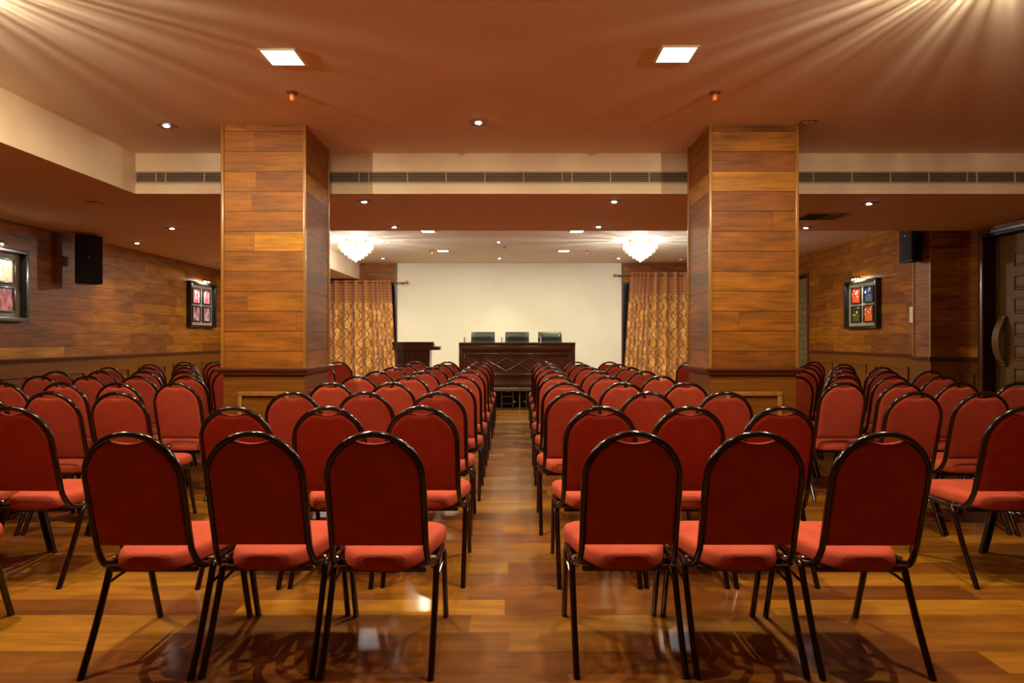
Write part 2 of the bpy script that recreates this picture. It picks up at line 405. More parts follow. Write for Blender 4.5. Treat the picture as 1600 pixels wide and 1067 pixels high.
# back wall: cream paper in the middle, boards above and beside the windows
XC0, XC1 = -2.65, 2.53
bw = MB()
bw.box(XC0, XC1, YBACK, YBACK+T, 0, HC, 1)
for xa, xb, w0, w1 in ((XL-.1, XC0, -5.3, XC0-0.02), (XC1, XRF+.1, XC1+0.02, 5.3)):
    bw.box(xa, xb, YBACK, YBACK+T, 2.55, HC, 0); bw.box(xa, xb, YBACK, YBACK+T, 0, 0.12, 0)
    if w0 > xa: bw.box(xa, w0, YBACK, YBACK+T, .12, 2.55, 0)
    if w1 < xb: bw.box(w1, xb, YBACK, YBACK+T, .12, 2.55, 0)
struct('wall_back', bw, [M['wall_wood'], M['cream']], angle=20)
struct('trim_1', MB().box(XC0-.03, XC0, YBACK-.02, YBACK+.02, 0, HC).box(XC1, XC1+.03, YBACK-.02, YBACK+.02, 0, HC), M['rail'])
struct('wall_behind_camera', MB().box(XL-.1, XR+.1, YFRONT-T, YFRONT, 0, HC, 0), [M['wall_wood']], angle=20)
def window(name, x0, x1):
    r = struct(name, MB().box(x0, x1, YBACK+.05, YBACK+.11, .12, .17).box(x0, x1, YBACK+.05, YBACK+.11, 2.49, 2.55)
        .box(x0, x0+.05, YBACK+.05, YBACK+.11, .17, 2.49).box(x1-.05, x1, YBACK+.05, YBACK+.11, .17, 2.49)
        .box(x0+.05, x1-.05, YBACK+.06, YBACK+.10, 2.06, 2.10), M['black_gloss'])
    obj('window_pane', MB().box(x0+.05, x1-.05, YBACK+.075, YBACK+.085, .17, 2.49), M['night'], r)
window('window_1', -5.3, XC0-.02); window('window_2', XC1+.02, 5.3)
# ceiling: raised parts at HC, dropped parts at HL
c = MB()
c.box(XL-T, XRF+T, YFRONT-T, YBACK+T, HC, HC+.1, 0)
c.box(XREC, XR, YB0, YB1, HL, HC-.001, 0)                       # beam across
c.box(XL-.001, XREC, YFRONT, YBACK, HL, HC-.001, 0)             # low strip on the left
struct('ceiling', c, [M['ceiling']])
# painted vertical faces of the drops
struct('trim_2', MB().box(XREC, XR, YB0-.004, YB0, HL, HC), M['fascia'])
struct('trim_3', MB().box(XREC, XREC+.004, YFRONT, YB0-.004, HL, HC).box(XREC, XREC+.004, YB1, YBACK, HL, HC), M['fascia'])
# pilaster on the right wall
pl = MB().box(5.40, XR+.25, 8.09, 8.43, RAIL, HC, 0).box(5.40, XR+.25, 8.09, 8.43, 0, RAIL, 1)
struct('wall_pilaster', pl, [M['wall_wood'], M['wainscot']], angle=20)
struct('trim_4', MB().box(5.388, 5.40, 8.078, 8.10, RAIL+.03, HC).box(5.388, 5.40, 8.415, 8.435, RAIL+.03, HC), M['corner'])
# chair rails: moulded profile
def rail_profile(d=0.035): return [(0, -.03), (d*.35, -.03), (d*.45, -.012), (d*.8, .0), (d, .012), (d, .024), (0, .03)]
def rail_y(mb, x, sgn, y0, y1, z=RAIL):
    mb.prism([(x+sgn*a, z+b) for a, b in rail_profile()], y0, y1, axis='y'); return mb
def rail_x(mb, y, sgn, x0, x1, z=RAIL):
    mb.prism([(y+sgn*a, z+b) for a, b in rail_profile()], x0, x1, axis='x'); return mb
r = MB(); rail_y(r, XL, 1, YFRONT, YBACK); struct('trim_5', r, M['rail'])
r = MB(); rail_y(r, XR, -1, YFRONT, 6.0); rail_y(r, XR, -1, 7.76, 8.09); rail_x(r, 8.09, -1, 5.40-.03, XR)
rail_y(r, 5.40, -1, 8.06, 8.46); rail_y(r, XRF, -1, 8.43, 12.70); rail_y(r, XRF, -1, 13.7, YBACK)
struct('trim_6', r, M['rail'])
struct('baseboard_left', MB().rbox(XL, XL+.018, YFRONT, YBACK, 0, .11, .004), M['rail'])
struct('baseboard_right', MB().rbox(XR-.018, XR, YFRONT, 6.0, 0, .11, .004).rbox(XR-.018, XR, 7.76, 8.09, 0, .11, .004)
       .rbox(5.382, 5.40, 8.09, 8.43, 0, .11, .004).rbox(XRF-.018, XRF, 8.43, 12.7, 0, .11, .004), M['rail'])
struct('baseboard_back', MB().rbox(XC0, XC1, YBACK-.018, YBACK, 0, .11, .004), M['rail'])
struct('trim_7', MB().box(XRF-.006, XRF, 12.45, 12.465, RAIL+.03, HC), M['corner'])
struct('trim_8', MB().box(XL, XL+.006, 5.0, 5.01, RAIL+.03, HL), M['corner'])

# ------------------------------------------------------------------ pillars
def pillar(x0, x1, y0, y1, label):
    cx, cy = (x0+x1)/2, (y0+y1)/2
    t = thing('pillar', label, 'pillar', (cx, cy, 0), 0, 'wood-clad pillars')
    L = lambda v: (v-cx); Yl = lambda v: (v-cy)
    a, b, e, f = L(x0), L(x1), Yl(y0), Yl(y1)
    obj('shaft', MB().box(a, b, e, f, RAIL, HC), M['wall_wood'], t, angle=20)
    w = 0.012
    obj('wainscot', MB().box(a+.004, b-.004, e+.004, f-.004, 0, RAIL), M['wainscot'], t, angle=20)
    for sx, sy in ((a, e), (b, e), (a, f), (b, f)):
        obj('corner_trim', MB().rbox(sx-w, sx+w, sy-w, sy+w, RAIL+.028, HC, .004), M['corner'], t)
    m = MB()
    prof = rail_profile(0.045); n = len(prof); vs = []
    for p, q in prof:
        for (X, Y) in ((a-p, e-p), (b+p, e-p), (b+p, f+p), (a-p, f+p)): vs.append((X, Y, RAIL+q))
    fs = [(i*4+k, i*4+(k+1)%4, (i+1)*4+(k+1)%4, (i+1)*4+k) for i in range(n-1) for k in range(4)]
    m.add(vs, fs); obj('chair_rail', m, M['rail'], t, angle=20)
    for side in range(4):
        m = MB(); hw = ((b-a) if side % 2 == 0 else (f-e))/2; q = .125; d = .018
        for (u0, u1, z0, z1) in ((-hw+q, hw-q, .80, .835), (-hw+q, hw-q, .18, .215), (-hw+q, -hw+q+.035, .215, .80), (hw-q-.035, hw-q, .215, .80)):
            if side == 0: m.rbox(u0, u1, e-d, e+.004, z0, z1, .005)
            if side == 1: m.rbox(b-.004, b+d, u0, u1, z0, z1, .005)
            if side == 2: m.rbox(u0, u1, f-.004, f+d, z0, z1, .005)
            if side == 3: m.rbox(a-d, a+.004, u0, u1, z0, z1, .005)
        obj('panel_moulding', m, M['corner'], t)
    obj('plinth', MB().rbox(a-.015, b+.015, e-.015, f+.015, 0, .11, .005), M['rail'], t)
pillar(-2.352, -1.686, 5.10, 5.76, 'wood-clad square pillar left of the centre aisle')
pillar(1.613, 2.316, 5.10, 5.72, 'wood-clad square pillar right of the centre aisle')

# ------------------------------------------------------------------ doors
def door(name, x, y0, y1, top, depth, mat, frame, panel_y, handle):
    xf = x+depth
    d = struct(name, MB().rbox(xf, xf+.05, y0+.03, y1-.0, 0.005, top-.03, .003), mat)
    fr = MB().box(x+.002, xf+.05, y1, y1+.02, 0, top).box(x+.002, xf+.05, y0, y0+.03, 0, top).box(x+.002, xf+.05, y0, y1+.02, top-.03, top)
    obj('door_frame', fr, frame, d)
    obj('architrave', MB().rbox(x-.02, x+.004, y1, y1+.07, 0, top+.03, .005).rbox(x-.02, x+.004, y0-.07, y0, 0, top+.03, .005)
        .rbox(x-.025, x+.004, y0-.07, y1+.07, top+.0, top+.05, .006), M['rail'], d)
    for yc, w in panel_y:
        z = top-.245
        while z > .25:
            m = MB(); h = .18
            # bevelled square panel with a sunk groove around it
            def fr_(a0, a1, b0, b1, xx0, xx1, r): m.rbox(xx0, xx1, a0, a1, b0, b1, r, 1)
            for (a0, a1, b0, b1) in ((yc-w/2, yc+w/2, z-.012, z), (yc-w/2, yc+w/2, z-h, z-h+.012), (yc-w/2, yc-w/2+.012, z-h, z), (yc+w/2-.012, yc+w/2, z-h, z)):
                fr_(a0, a1, b0, b1, xf-.018, xf+.002, .003)
            m.rbox(xf-.022, xf+.002, yc-w*.33, yc+w*.33, z-h*.83, z-h*.17, .012, 2)
            obj('raised_panel', m, mat, d); z -= .274
    if handle:
        hy = y1-.13; pts = []
        for i in range(13):
            t = i/12; pts.append((xf-.015-.085*math.sin(PI*t)**0.8, hy, .95+.56*t))
        m = MB(); vs = []; fs = []
        for (px, py, pz) in pts:
            for (dx, dy) in ((-.012, -.05), (-.012, .05), (.014, .05), (.014, -.05)): vs.append((px+dx, py+dy, pz))
        for i in range(12):
            for k in range(4): fs.append((i*4+k, i*4+(k+1)%4, (i+1)*4+(k+1)%4, (i+1)*4+k))
        fs += [(0, 1, 2, 3), (48, 49, 50, 51)]
        m.add(vs, fs); m.rbox(xf-.03, xf+.002, hy-.05, hy+.05, .93, .99, .004).rbox(xf-.03, xf+.002, hy-.05, hy+.05, 1.47, 1.53, .004)
        o = obj('door_handle', m, M['door'], d); o['label'] = 'bowed wooden pull handle'
door('door_1', XR, 6.05, 7.69, 2.53, .15, M['door'], M['door_shaded'], ((7.30, .19), (7.02, .19), (6.74, .19), (6.46, .19)), True)
door('door_2', XRF, 12.75, 13.63, 2.55, .10, M['door_olive'], M['door_shaded'], ((12.98, .2), (13.24, .2), (13.5, .16)), False)
sw = thing('light_switch', 'narrow white switch plate on the right wall beside the pilaster', 'switch', (XRF, 9.42, 1.62))
obj('plate', MB().rbox(-.012, 0, -.045, .045, -.12, .12, .003), M['white'], sw)
obj('rocker', MB().rbox(-.017, -.010, -.02, .02, .01, .07, .002).rbox(-.017, -.010, -.02, .02, -.07, -.01, .002), M['white'], sw)

# ------------------------------------------------------------------ air grilles in the fascia
GZ0, GZ1 = 2.722, 2.822
gx = [(-3.52, -3.33), (-3.33, -1.43), (-1.43, .47), (.47, 2.37), (2.37, 4.26), (4.26, 5.77)]
gn = ['short end piece at the left corner', 'behind the left pillar', 'left of the middle, between the pillars', 'towards the right pillar', 'right of the right pillar', 'at the right end above the door']
for (a, b), nm in zip(gx, gn):
    cx = (a+b)/2; t = thing('air_grille', 'slatted cream air grille in the beam face, '+nm, 'air vent', (cx, YB0-.004, (GZ0+GZ1)/2), 0, 'air grilles along the beam')
    hw = (b-a)/2; hh = (GZ1-GZ0)/2
    obj('backing', MB().box(-hw, hw, -.002, 0, -hh, hh), M['slot'], t)
    m = MB(); m.box(-hw, hw, -.012, -.002, hh-.004, hh+.008); m.box(-hw, hw, -.012, -.002, -hh-.008, -hh+.004)
    m.box(-hw, -hw+.0035, -.012, -.002, -hh, hh); m.box(hw-.0035, hw, -.012, -.002, -hh, hh)
    obj('frame', m, M['grille'], t)
    m = MB(); nb = max(1, round(2*hw/.30))
    bars = [-hw+.09+(2*hw-.09)*k/max(1, nb-1) for k in range(nb)][:-1] if nb > 1 else []
    for x in bars: m.box(x-.0035, x+.0035, -.013, -.002, -hh, hh)
    for k in range(5): z = -hh+(k+.85)*2*hh/5.7; m.box(-hw, hw, -.010, -.003, z-.0021, z+.0021)
    obj('slats', m, M['grille'], t)
t = thing('ceiling_hatch', 'square two-tone ceiling air register near the right pillar', 'air vent', (3.44, 6.97, HL))
obj('frame', MB().rbox(-.23, .23, -.18, .18, -.008, .004, .002), M['plate'], t)
obj('louvre', MB().box(-.21, 0, -.16, .16, -.012, -.006), M['slot'], t)
m = MB()
for k in range(6): m.box(.01, .21, -.15+k*.052, -.125+k*.052, -.014, -.006)
obj('slats', m, M['plate'], t)

# ------------------------------------------------------------------ ceiling lamps
def spot_proto(lit):
    t = thing('ceiling_spot', 'x', 'ceiling light', (0, 0, 0))
    m = MB(); h = .062; r = .042
    for x0, x1, y0, y1 in ((-h, h, -h, -r*.9), (-h, h, r*.9, h), (-h, -r*.9, -r*.9, r*.9), (r*.9, h, -r*.9, r*.9)): m.box(x0, x1, y0, y1, -.006, .001)
    obj('trim_plate', m, M['plate'], t)
    obj('reflector', MB().lathe([(.042, -.004), (.040, -.008), (.028, -.004), (.026, -.001)], n=20), M['chrome'], t)
    obj('lens', MB().lathe([(.024, -.0035), (.024, -.010), (.012, -.015), (.001, -.016)], n=16), M['glow_spot'] if lit else M['chrome'], t)
    return t
sp_lit = spot_proto(True); sp_off = spot_proto(False)
spots = [(-2.81, 5.10, HC, 1, 'left of the left pillar'), (-.27, 5.03, HC, 1, 'above the centre aisle, between the pillars'),
 (-1.46, 6.20, HL, 1, 'under the beam, nearer the camera, left of the aisle'), (1.01, 6.20, HL, 1, 'under the beam, nearer the camera, right of the aisle'),
 (-1.43, 7.62, HL, 1, 'at the far edge of the beam, left of the aisle'), (1.05, 7.60, HL, 1, 'at the far edge of the beam, right of the aisle'),
 (3.58, 6.29, HL, 1, 'under the beam at the right, beyond the air register'), (3.59, 7.66, HL, 1, 'at the far edge of the beam, beside the right pillar'),
 (-4.18, 7.71, HL, 1, 'low ceiling at the left, right of the speaker'), (-5.32, 8.9, HL, 1, 'low ceiling close to the left wall'),
 (-.24, 11.3, HC, 1, 'back ceiling in the middle, nearer row'), (-.27, 13.6, HC, 1, 'back ceiling in the middle, next to the cream wall'),
 (-2.80, 13.6, HC, 1, 'back ceiling beside the left chandelier'), (2.31, 13.6, HC, 1, 'back ceiling just left of the right chandelier'),
 (3.57, 12.6, HC, 1, 'back ceiling at the edge of the right pillar'),
 (-1.50, 2.45, HC, 1, 'added unseen over the nearest left chairs'), (-.27, 2.45, HC, 1, 'added unseen over the nearest end of the centre aisle'), (1.00, 2.45, HC, 1, 'added unseen over the nearest right chairs'),  # out-of-frame spots added to brighten the nearest seats and floor
 (2.37, 5.02, HC, 0, 'unlit, right of the right pillar'), (-4.15, 6.25, HL, 0, 'unlit, low ceiling at the left above the wall panelling'),
 (-5.32, 11.3, HL, 0, 'unlit, low ceiling above the far left artwork')]
first = {0: sp_off, 1: sp_lit}; used = set()
for x, y, z, lit, nm in spots:
    if lit not in used: t = first[lit]; used.add(lit); t.location = (x, y, z)
    else: t = dup(first[lit], (x, y, z))
    t['label'] = ('small square recessed ceiling spot, ' + nm) ; t['group'] = 'recessed ceiling spots'
for x, y, z, lit, nm in spots:
    if lit:
        o = light('ceiling_spot_light', 'SPOT', None, (x, y, z-.03), P_SPOT*(.45 if x > 2 else (.8 if x < -2 else 1.0)), C_SPOT, spot_size=math.radians(95), spot_blend=0.8, shadow_soft_size=0.02)
pp = thing('square_downlight', 'x', 'ceiling light')
m = MB(); h = .112; r = .1
for x0, x1, y0, y1 in ((-h, h, -h, -r), (-h, h, r, h), (-h, -r, -r, r), (r, h, -r, r)): m.box(x0, x1, y0, y1, -.008, .001)
obj('frame', m, M['white'], pp)
obj('diffuser', MB().rbox(-r, r, -r, r, -.006, .002, .002), M['glow_panel'], pp)
PLs = [(-1.41, 3.86, 'left, nearest the camera'), (1.00, 3.82, 'right, nearest the camera'), (-1.36, 10.14, 'back left, nearer of two'),
       (1.05, 10.14, 'back right, nearer of two'), (-1.37, 12.46, 'back left, beside the cream wall'), (1.03, 12.46, 'back right, beside the cream wall')]
for i, (x, y, nm) in enumerate(PLs):
    t = pp if i == 0 else dup(pp, (x, y, HC))
    t.location = (x, y, HC); t['label'] = 'square greenish-white recessed downlight, '+nm; t['group'] = 'square downlights'
    light('square_downlight_light', 'AREA', None, (x, y, HC-.012), P_PANEL*(1.35 if y < 5 else 1.0), C_PANEL, shape='SQUARE', size=.19)
def crystal_ring(mb, R, z0, z1, n, w, cx=0, cy=0):
    for k in range(n):
        a = 2*PI*(k+random.random()*.25)/n; x, y = cx+R*math.cos(a), cy+R*math.sin(a)
        zt = z0; zb = z1-random.random()*.006; zm = zb+(zt-zb)*.28; mw = w
        vs = [(x, y, zt)]
        for j in range(4):
            b = a+PI/4+j*PI/2; vs.append((x+mw*.7*math.cos(b), y+mw*.7*math.sin(b), zm+(zt-zm)*.6))
        for j in range(4):
            b = a+PI/4+j*PI/2; vs.append((x+mw*math.cos(b), y+mw*math.sin(b), zm))
        vs.append((x, y, zb)); fs = []
        for j in range(4):
            k2 = (j+1) % 4; fs += [(0, 1+j, 1+k2), (1+j, 5+j, 5+k2, 1+k2), (9, 5+k2, 5+j)]
        mb.add(vs, fs)
def chandelier(x, y, label):
    t = thing('chandelier', label, 'chandelier', (x, y, HC), 0, 'crystal chandeliers')
    obj('ceiling_plate', MB().lathe([(.001, 0), (.20, 0), (.20, -.012), (.17, -.022), (.001, -.022)], n=32), M['brass'], t)
    obj('stem', MB().lathe([(.012, -.02), (.012, -.27), (.02, -.28), (.001, -.29)], n=12), M['brass'], t)
    for R, z0, z1, n, w in ((.30, -.06, -.175, 60, .010), (.255, -.12, -.225, 50, .010), (.195, -.17, -.275, 40, .010), (.13, -.22, -.32, 26, .010), (.07, -.26, -.352, 14, .009)):
        m = MB(); m.tube([(R*math.cos(2*PI*k/32), R*math.sin(2*PI*k/32), z0+.004) for k in range(32)], .004, closed=True, n=6)
        rr = obj('hoop', m, M['brass'], t)
        m = MB(); crystal_ring(m, R, z0, z1, n, w); c_ = obj('crystals', m, M['crystal'], rr, angle=5); c_['label'] = 'ring of hanging faceted crystals'
    obj('finial', MB().lathe([(.001, -.30), (.018, -.335), (.024, -.355), (.012, -.378), (.001, -.384)], n=14), M['crystal'], t)
    for k in range(8):
        a = 2*PI*k/8; bx, by = .13*math.cos(a), .13*math.sin(a)
        b = obj('bulb', MB().lathe([(.008, -.05), (.014, -.07), (.016, -.09), (.010, -.11), (.001, -.125)], bx, by, 0, n=12), M['glow_bulb'], t)
    # strut frame joining the hoops
    m = MB()
    for k in range(6):
        a = PI*k/3+.2; m.tube([(.02*math.cos(a), .02*math.sin(a), -.02), (.30*math.cos(a), .30*math.sin(a), -.056), (.255*math.cos(a), .255*math.sin(a), -.116),
            (.195*math.cos(a), .195*math.sin(a), -.166), (.13*math.cos(a), .13*math.sin(a), -.216), (.07*math.cos(a), .07*math.sin(a), -.256), (.0, 0, -.262)], .003, n=5)
    obj('struts', m, M['brass'], t)
    light('chandelier_light', 'POINT', None, (x, y, HC-.31), P_CHAND_BACK, C_CHAND_BACK, shadow_soft_size=.05)
chandelier(-2.76, 11.1, 'blazing round crystal chandelier at the left of the back ceiling')
chandelier(2.27, 11.1, 'blazing round crystal chandelier at the right of the back ceiling')
def flush_lamp(x, y, label):
    t = thing('crystal_ceiling_lamp', label, 'ceiling light', (x, y, HC), 0, 'shallow crystal ceiling lamps')
    obj('ceiling_plate', MB().lathe([(.001, 0), (.10, 0), (.10, -.008), (.001, -.008)], n=32), M['brass'], t)
    m = MB()
    for R in (.10, .135, .17):
        crystal_ring(m, R, -.004, -.115, int(R*400), .0040)
    obj('crystals', m, M['crystal'], t, angle=5)
    m = MB()
    for R in (.10, .135, .17): m.tube([(R*math.cos(2*PI*k/28), R*math.sin(2*PI*k/28), -.002) for k in range(28)], .003, closed=True, n=5)
    obj('hoops', m, M['brass'], t)
    obj('bulb', MB().lathe([(.008, -.01), (.014, -.02), (.016, -.03), (.010, -.05), (.001, -.058)], n=12), M['glow_bulb'], t)
    light('crystal_lamp_light', 'POINT', None, (x, y, HC-.103), P_CHAND_FRONT*(.72 if x > 0 else 1.0), C_CHAND, shadow_soft_size=.010)
flush_lamp(-2.76, 2.78, 'shallow crystal ceiling lamp over the front left rows')
flush_lamp(2.20, 2.78, 'shallow crystal ceiling lamp over the front right rows')
# sprinklers and detectors
def sprinkler(x, y, label):
    t = thing('sprinkler', label, 'sprinkler', (x, y, HC), 0, 'ceiling sprinklers')
    obj('rosette', MB().lathe([(.012, 0), (.040, -.001), (.040, -.006), (.022, -.014), (.001, -.014)], n=20), M['steel'], t)
    obj('nozzle', MB().lathe([(.013, -.013), (.018, -.018), (.018, -.048), (.012, -.060), (.001, -.062)], n=14), M['orange'], t)
for a in ((-1.55, 4.42, 'orange-tipped sprinkler hanging before the left pillar'), (1.43, 4.42, 'orange-tipped sprinkler hanging before the right pillar'),
          (-1.60, 12.46, 'small sprinkler beside the far left downlight'), (1.49, 12.46, 'small sprinkler beside the far right downlight')): sprinkler(*a)
for x, y, nm in ((-.14, 11.8, 'small round smoke detector in the middle of the back ceiling'), (3.73, 13.8, 'round smoke detector above the right curtain')):
    t = thing('smoke_detector', nm, 'smoke detector', (x, y, HC), 0, 'smoke detectors')
    obj('base', MB().lathe([(.055, 0), (.055, -.012), (.05, -.016), (.001, -.016)], n=22), M['white'], t)
    obj('sensor_head', MB().lathe([(.042, -.014), (.04, -.03), (.025, -.042), (.001, -.044)], n=22), M['plate'], t)

# ------------------------------------------------------------------ banquet chairs
def lean(z): return -.19-(z-.42)*.2524
def sub(pts, n=4):
    """Catmull-Rom smoothing of a polyline"""
    P = [Vector(p) for p in pts]; out = []
    for i in range(len(P)-1):
        a = P[max(i-1, 0)]; b = P[i]; c_ = P[i+1]; d = P[min(i+2, len(P)-1)]
        for k in range(n):
            t = k/n
            out.append(0.5*((2*b)+(c_-a)*t+(2*a-5*b+4*c_-d)*t*t+(3*b-a-3*c_+d)*t**3))
    out.append(P[-1]); return out
def make_chair():
    t = thing('banquet_chair', 'x', 'chair')
    # hoop-shaped back frame
    R = .178; zc = .935-.0145-R; half = []
    low = [(.196, -.055, .372), (.194, -.105, .376), (.188, -.150, .392), (.182, -.180, .425), (R, lean(.47), .47)]
    low = [tuple(p) for p in sub(low, 4)]
    up = [(R, lean(z), z) for z in (.55, .64, .70)]
    arc = [(R*math.cos(a), lean(zc+R*math.sin(a)), zc+R*math.sin(a)) for a in [PI*k/22 for k in range(23)]]
    path = low+up+arc+[(-x, y, z) for x, y, z in reversed(up)]+[(-x, y, z) for x, y, z in reversed(low)]
    obj('back_frame', MB().tube(path, .0138, .0120, side=(0, -.97, -.24), n=10), M['frame'], t)
    # upholstered back with a hand gap under the hoop
    W = .167; NU, NV = 30, 18; zb = .482
    def ztop(x):
        z = zc+math.sqrt(max(W*W-x*x, 0)); d = .884+(x/.066)**2*.013
        return min(z, d) if abs(x) < .075 else z
    def surf(front):
        vs = []
        for i in range(NU+1):
            u = math.sin((i/NU-.5)*PI); x = u*W*.9995; zt = ztop(x)
            for j in range(NV+1):
                q = .5-.5*math.cos(PI*j/NV); z = zb+(zt-zb)*q
                dx = (W-abs(x))/.022; dz = min(z-zb, zt-z)/.022; e = min(max(min(dx, dz), 0), 1)
                r_ = math.sqrt(max(0, 1-(1-e)**2))
                bulge = (1-(x/W)**4)*(1-(abs(z-.69)/.22)**4 if abs(z-.69) < .22 else 0)
                y = lean(z)+((.005+.016*r_+.012*max(bulge, 0)) if front else (-.004-.010*r_-.003*max(bulge, 0)))
                vs.append((x, y, z))
        return vs
    m = MB(); A = surf(True); B = surf(False); n = NV+1; fs = []
    for i in range(NU):
        for j in range(NV): fs.append((i*n+j, (i+1)*n+j, (i+1)*n+j+1, i*n+j+1))
    o = len(A); fs2 = [tuple(k+o for k in f[::-1]) for f in fs]; rim = []
    for i in range(NU):
        rim.append((i*n, (i+1)*n, (i+1)*n+o, i*n+o)); rim.append((i*n+NV, (i+1)*n+NV, (i+1)*n+NV+o, i*n+NV+o))
    for j in range(NV):
        rim.append((j, j+1, j+1+o, j+o)); rim.append((NU*n+j, NU*n+j+1, NU*n+j+1+o, NU*n+j+o))
    m.add(A+B, fs+fs2+rim); obj('backrest', m, M['red'], t, angle=60)
    # seat cushion
    def outline(k, n=44):
        a = 2*PI*k/n; ca, sa = math.cos(a), math.sin(a); p = 4.2
        x = abs(ca)**(2/p)*(1 if ca > 0 else -1); y = abs(sa)**(2/p)*(1 if sa > 0 else -1)
        w = .191+.055*y
        return x*w, .03+y*.232
    prof = [(0.02, .453), (.45, .4525), (.75, .450), (.90, .444), (.965, .436), (.995, .422), (1.0, .408), (1.0, .396), (.99, .386), (.96, .380), (.3, .378)]
    vs = []; fs = []; n = 44
    for s_, z in prof:
        for k in range(n):
            x, y = outline(k); vs.append((x*s_, .03+(y-.03)*s_, z))
    for i in range(len(prof)-1):
        for k in range(n): fs.append((i*n+k, i*n+(k+1)%n, (i+1)*n+(k+1)%n, (i+1)*n+k))
    fs.append(tuple(range(n))); fs.append(tuple((len(prof)-1)*n+k for k in range(n)))
    obj('seat', MB().add(vs, fs), M['red'], t, angle=60)
    obj('seat_frame', MB().rbox(-.17, .17, -.15, -.125, .358, .379, .004).rbox(-.17, .17, .13, .155, .358, .379, .004)
        .rbox(-.208, .208, -.06, -.035, .352, .376, .004).rbox(-.208, .208, .06, .085, .352, .376, .004), M['frame'], t)
    X = .2045
    for s_ in (-1, 1):
        rear = sub([(s_*X, -.00, .372), (s_*X, -.055, .371), (s_*X, -.088, .352), (s_*X, -.108, .305), (s_*X, -.175, .16), (s_*X, -.262, 0.0)], 4)
        front = sub([(s_*X, .04, .372), (s_*X, .120, .371), (s_*X, .155, .355), (s_*X, .172, .315), (s_*X, .215, .17), (s_*X, .268, 0.0)], 4)
        obj('leg', MB().tube(rear, .0128, .0145, side=(1, 0, 0), n=10), M['frame'], t)
        obj('leg', MB().tube(front, .0128, .0145, side=(1, 0, 0), n=10), M['frame'], t)
        obj('side_rail', MB().tube([(s_*X, -.01, .372), (s_*X, .05, .372)], .0110, .015, side=(1, 0, 0), n=10).tube([(s_*.19, -.06, .374), (s_*X, -.05, .374)], .010, n=8), M['frame'], t)
        obj('brace', MB().tube([(s_*X, -.112, .296), (s_*X, -.03, .302), (s_*X, .10, .304), (s_*X, .178, .296)], .006, n=8), M['frame'], t)
        c_ = obj('bolt', MB().lathe([(.008, 0), (.008, .006), (.004, .009), (.001, .009)], 0, 0, 0, n=10, axis='x'), M['chrome'], t, loc=(s_*.198, -.075, .388)); c_['label'] = 'chrome bolt head'
    return t
chair0 = make_chair(); chair_used = [False]
ORD = ['nearest', 'second', 'third', 'fourth', 'fifth', 'sixth', 'seventh', 'eighth', 'farthest']
def place_chair(x, y, label, group):
    rz = random.uniform(-.012, .012); x += random.uniform(-.001, .001); y += random.uniform(-.012, .012)
    if not chair_used[0]:
        chair_used[0] = True; t = chair0; t.location = (x, y, 0); t.rotation_euler = (0, 0, rz*.5); t['label'] = label; t['group'] = group
    else: t = dup(chair0, (x, y, 0), rz*.5, label, group)
    return t
rowY = lambda n: 2.60+.845*(n-1)
CL = {1: (-.505, -.955, -1.40), 2: (-.455, -.92, -1.385), 3: (-.475, -.94, -1.395)}
CR = {1: (.445, .895, 1.36), 2: (.445, .89, 1.345), 3: (.395, .865, 1.36), 4: (.41, .86, 1.345), 5: (.415, .875, 1.36)}
seat_c = ['aisle seat', 'middle seat', 'seat farthest from the aisle']
for n in range(1, 10):
    for side, tab, nm in ((-1, CL, 'left'), (1, CR, 'right')):
        xs = tab.get(n, (-.46, -.93, -1.395) if side < 0 else (.39+.009*n, .84+.010*n, 1.30+.012*n))
        for k, x in enumerate(xs):
            if x > 1.3 and n in (4, 5): x = 1.345
            place_chair(x, rowY(n), 'red banquet chair, %s row, block %s of the aisle, %s' % (ORD[n-1], nm, seat_c[k]), 'red chairs in the %s centre block' % nm)
LO = (-2.50, -2.946, -3.392, -3.838, -4.284, -4.73); RO = (2.56, 3.006, 3.452, 3.898, 4.344)
seat_o = ['first', 'second', 'third', 'fourth', 'fifth', 'sixth']
for n in range(1, 10):
    for k, x in enumerate(LO):
        if n == 1 and k > 0: continue
        if n == 2 and k > 1: continue
        if n == 3 and k > 3: continue
        if n == 5 and k == 0: continue
        if n == 4: x -= .085
        place_chair(x, rowY(n), 'red banquet chair, %s row, block by left wall, %s seat from the pillar side' % (ORD[n-1], seat_o[k]), 'red chairs in the block by the left wall')
    for k, x in enumerate(RO):
        if n == 1 and k > 0: continue
        if n == 2 and k > 1: continue
        if n == 3 and k > 2: continue
        if n in (4, 5) and k > 3: continue
        if n == 5 and k > 3: continue
        place_chair(x, rowY(n), 'red banquet chair, %s row, block by right wall, %s seat from the pillar side' % (ORD[n-1], seat_o[k]), 'red chairs in the block by the right wall')

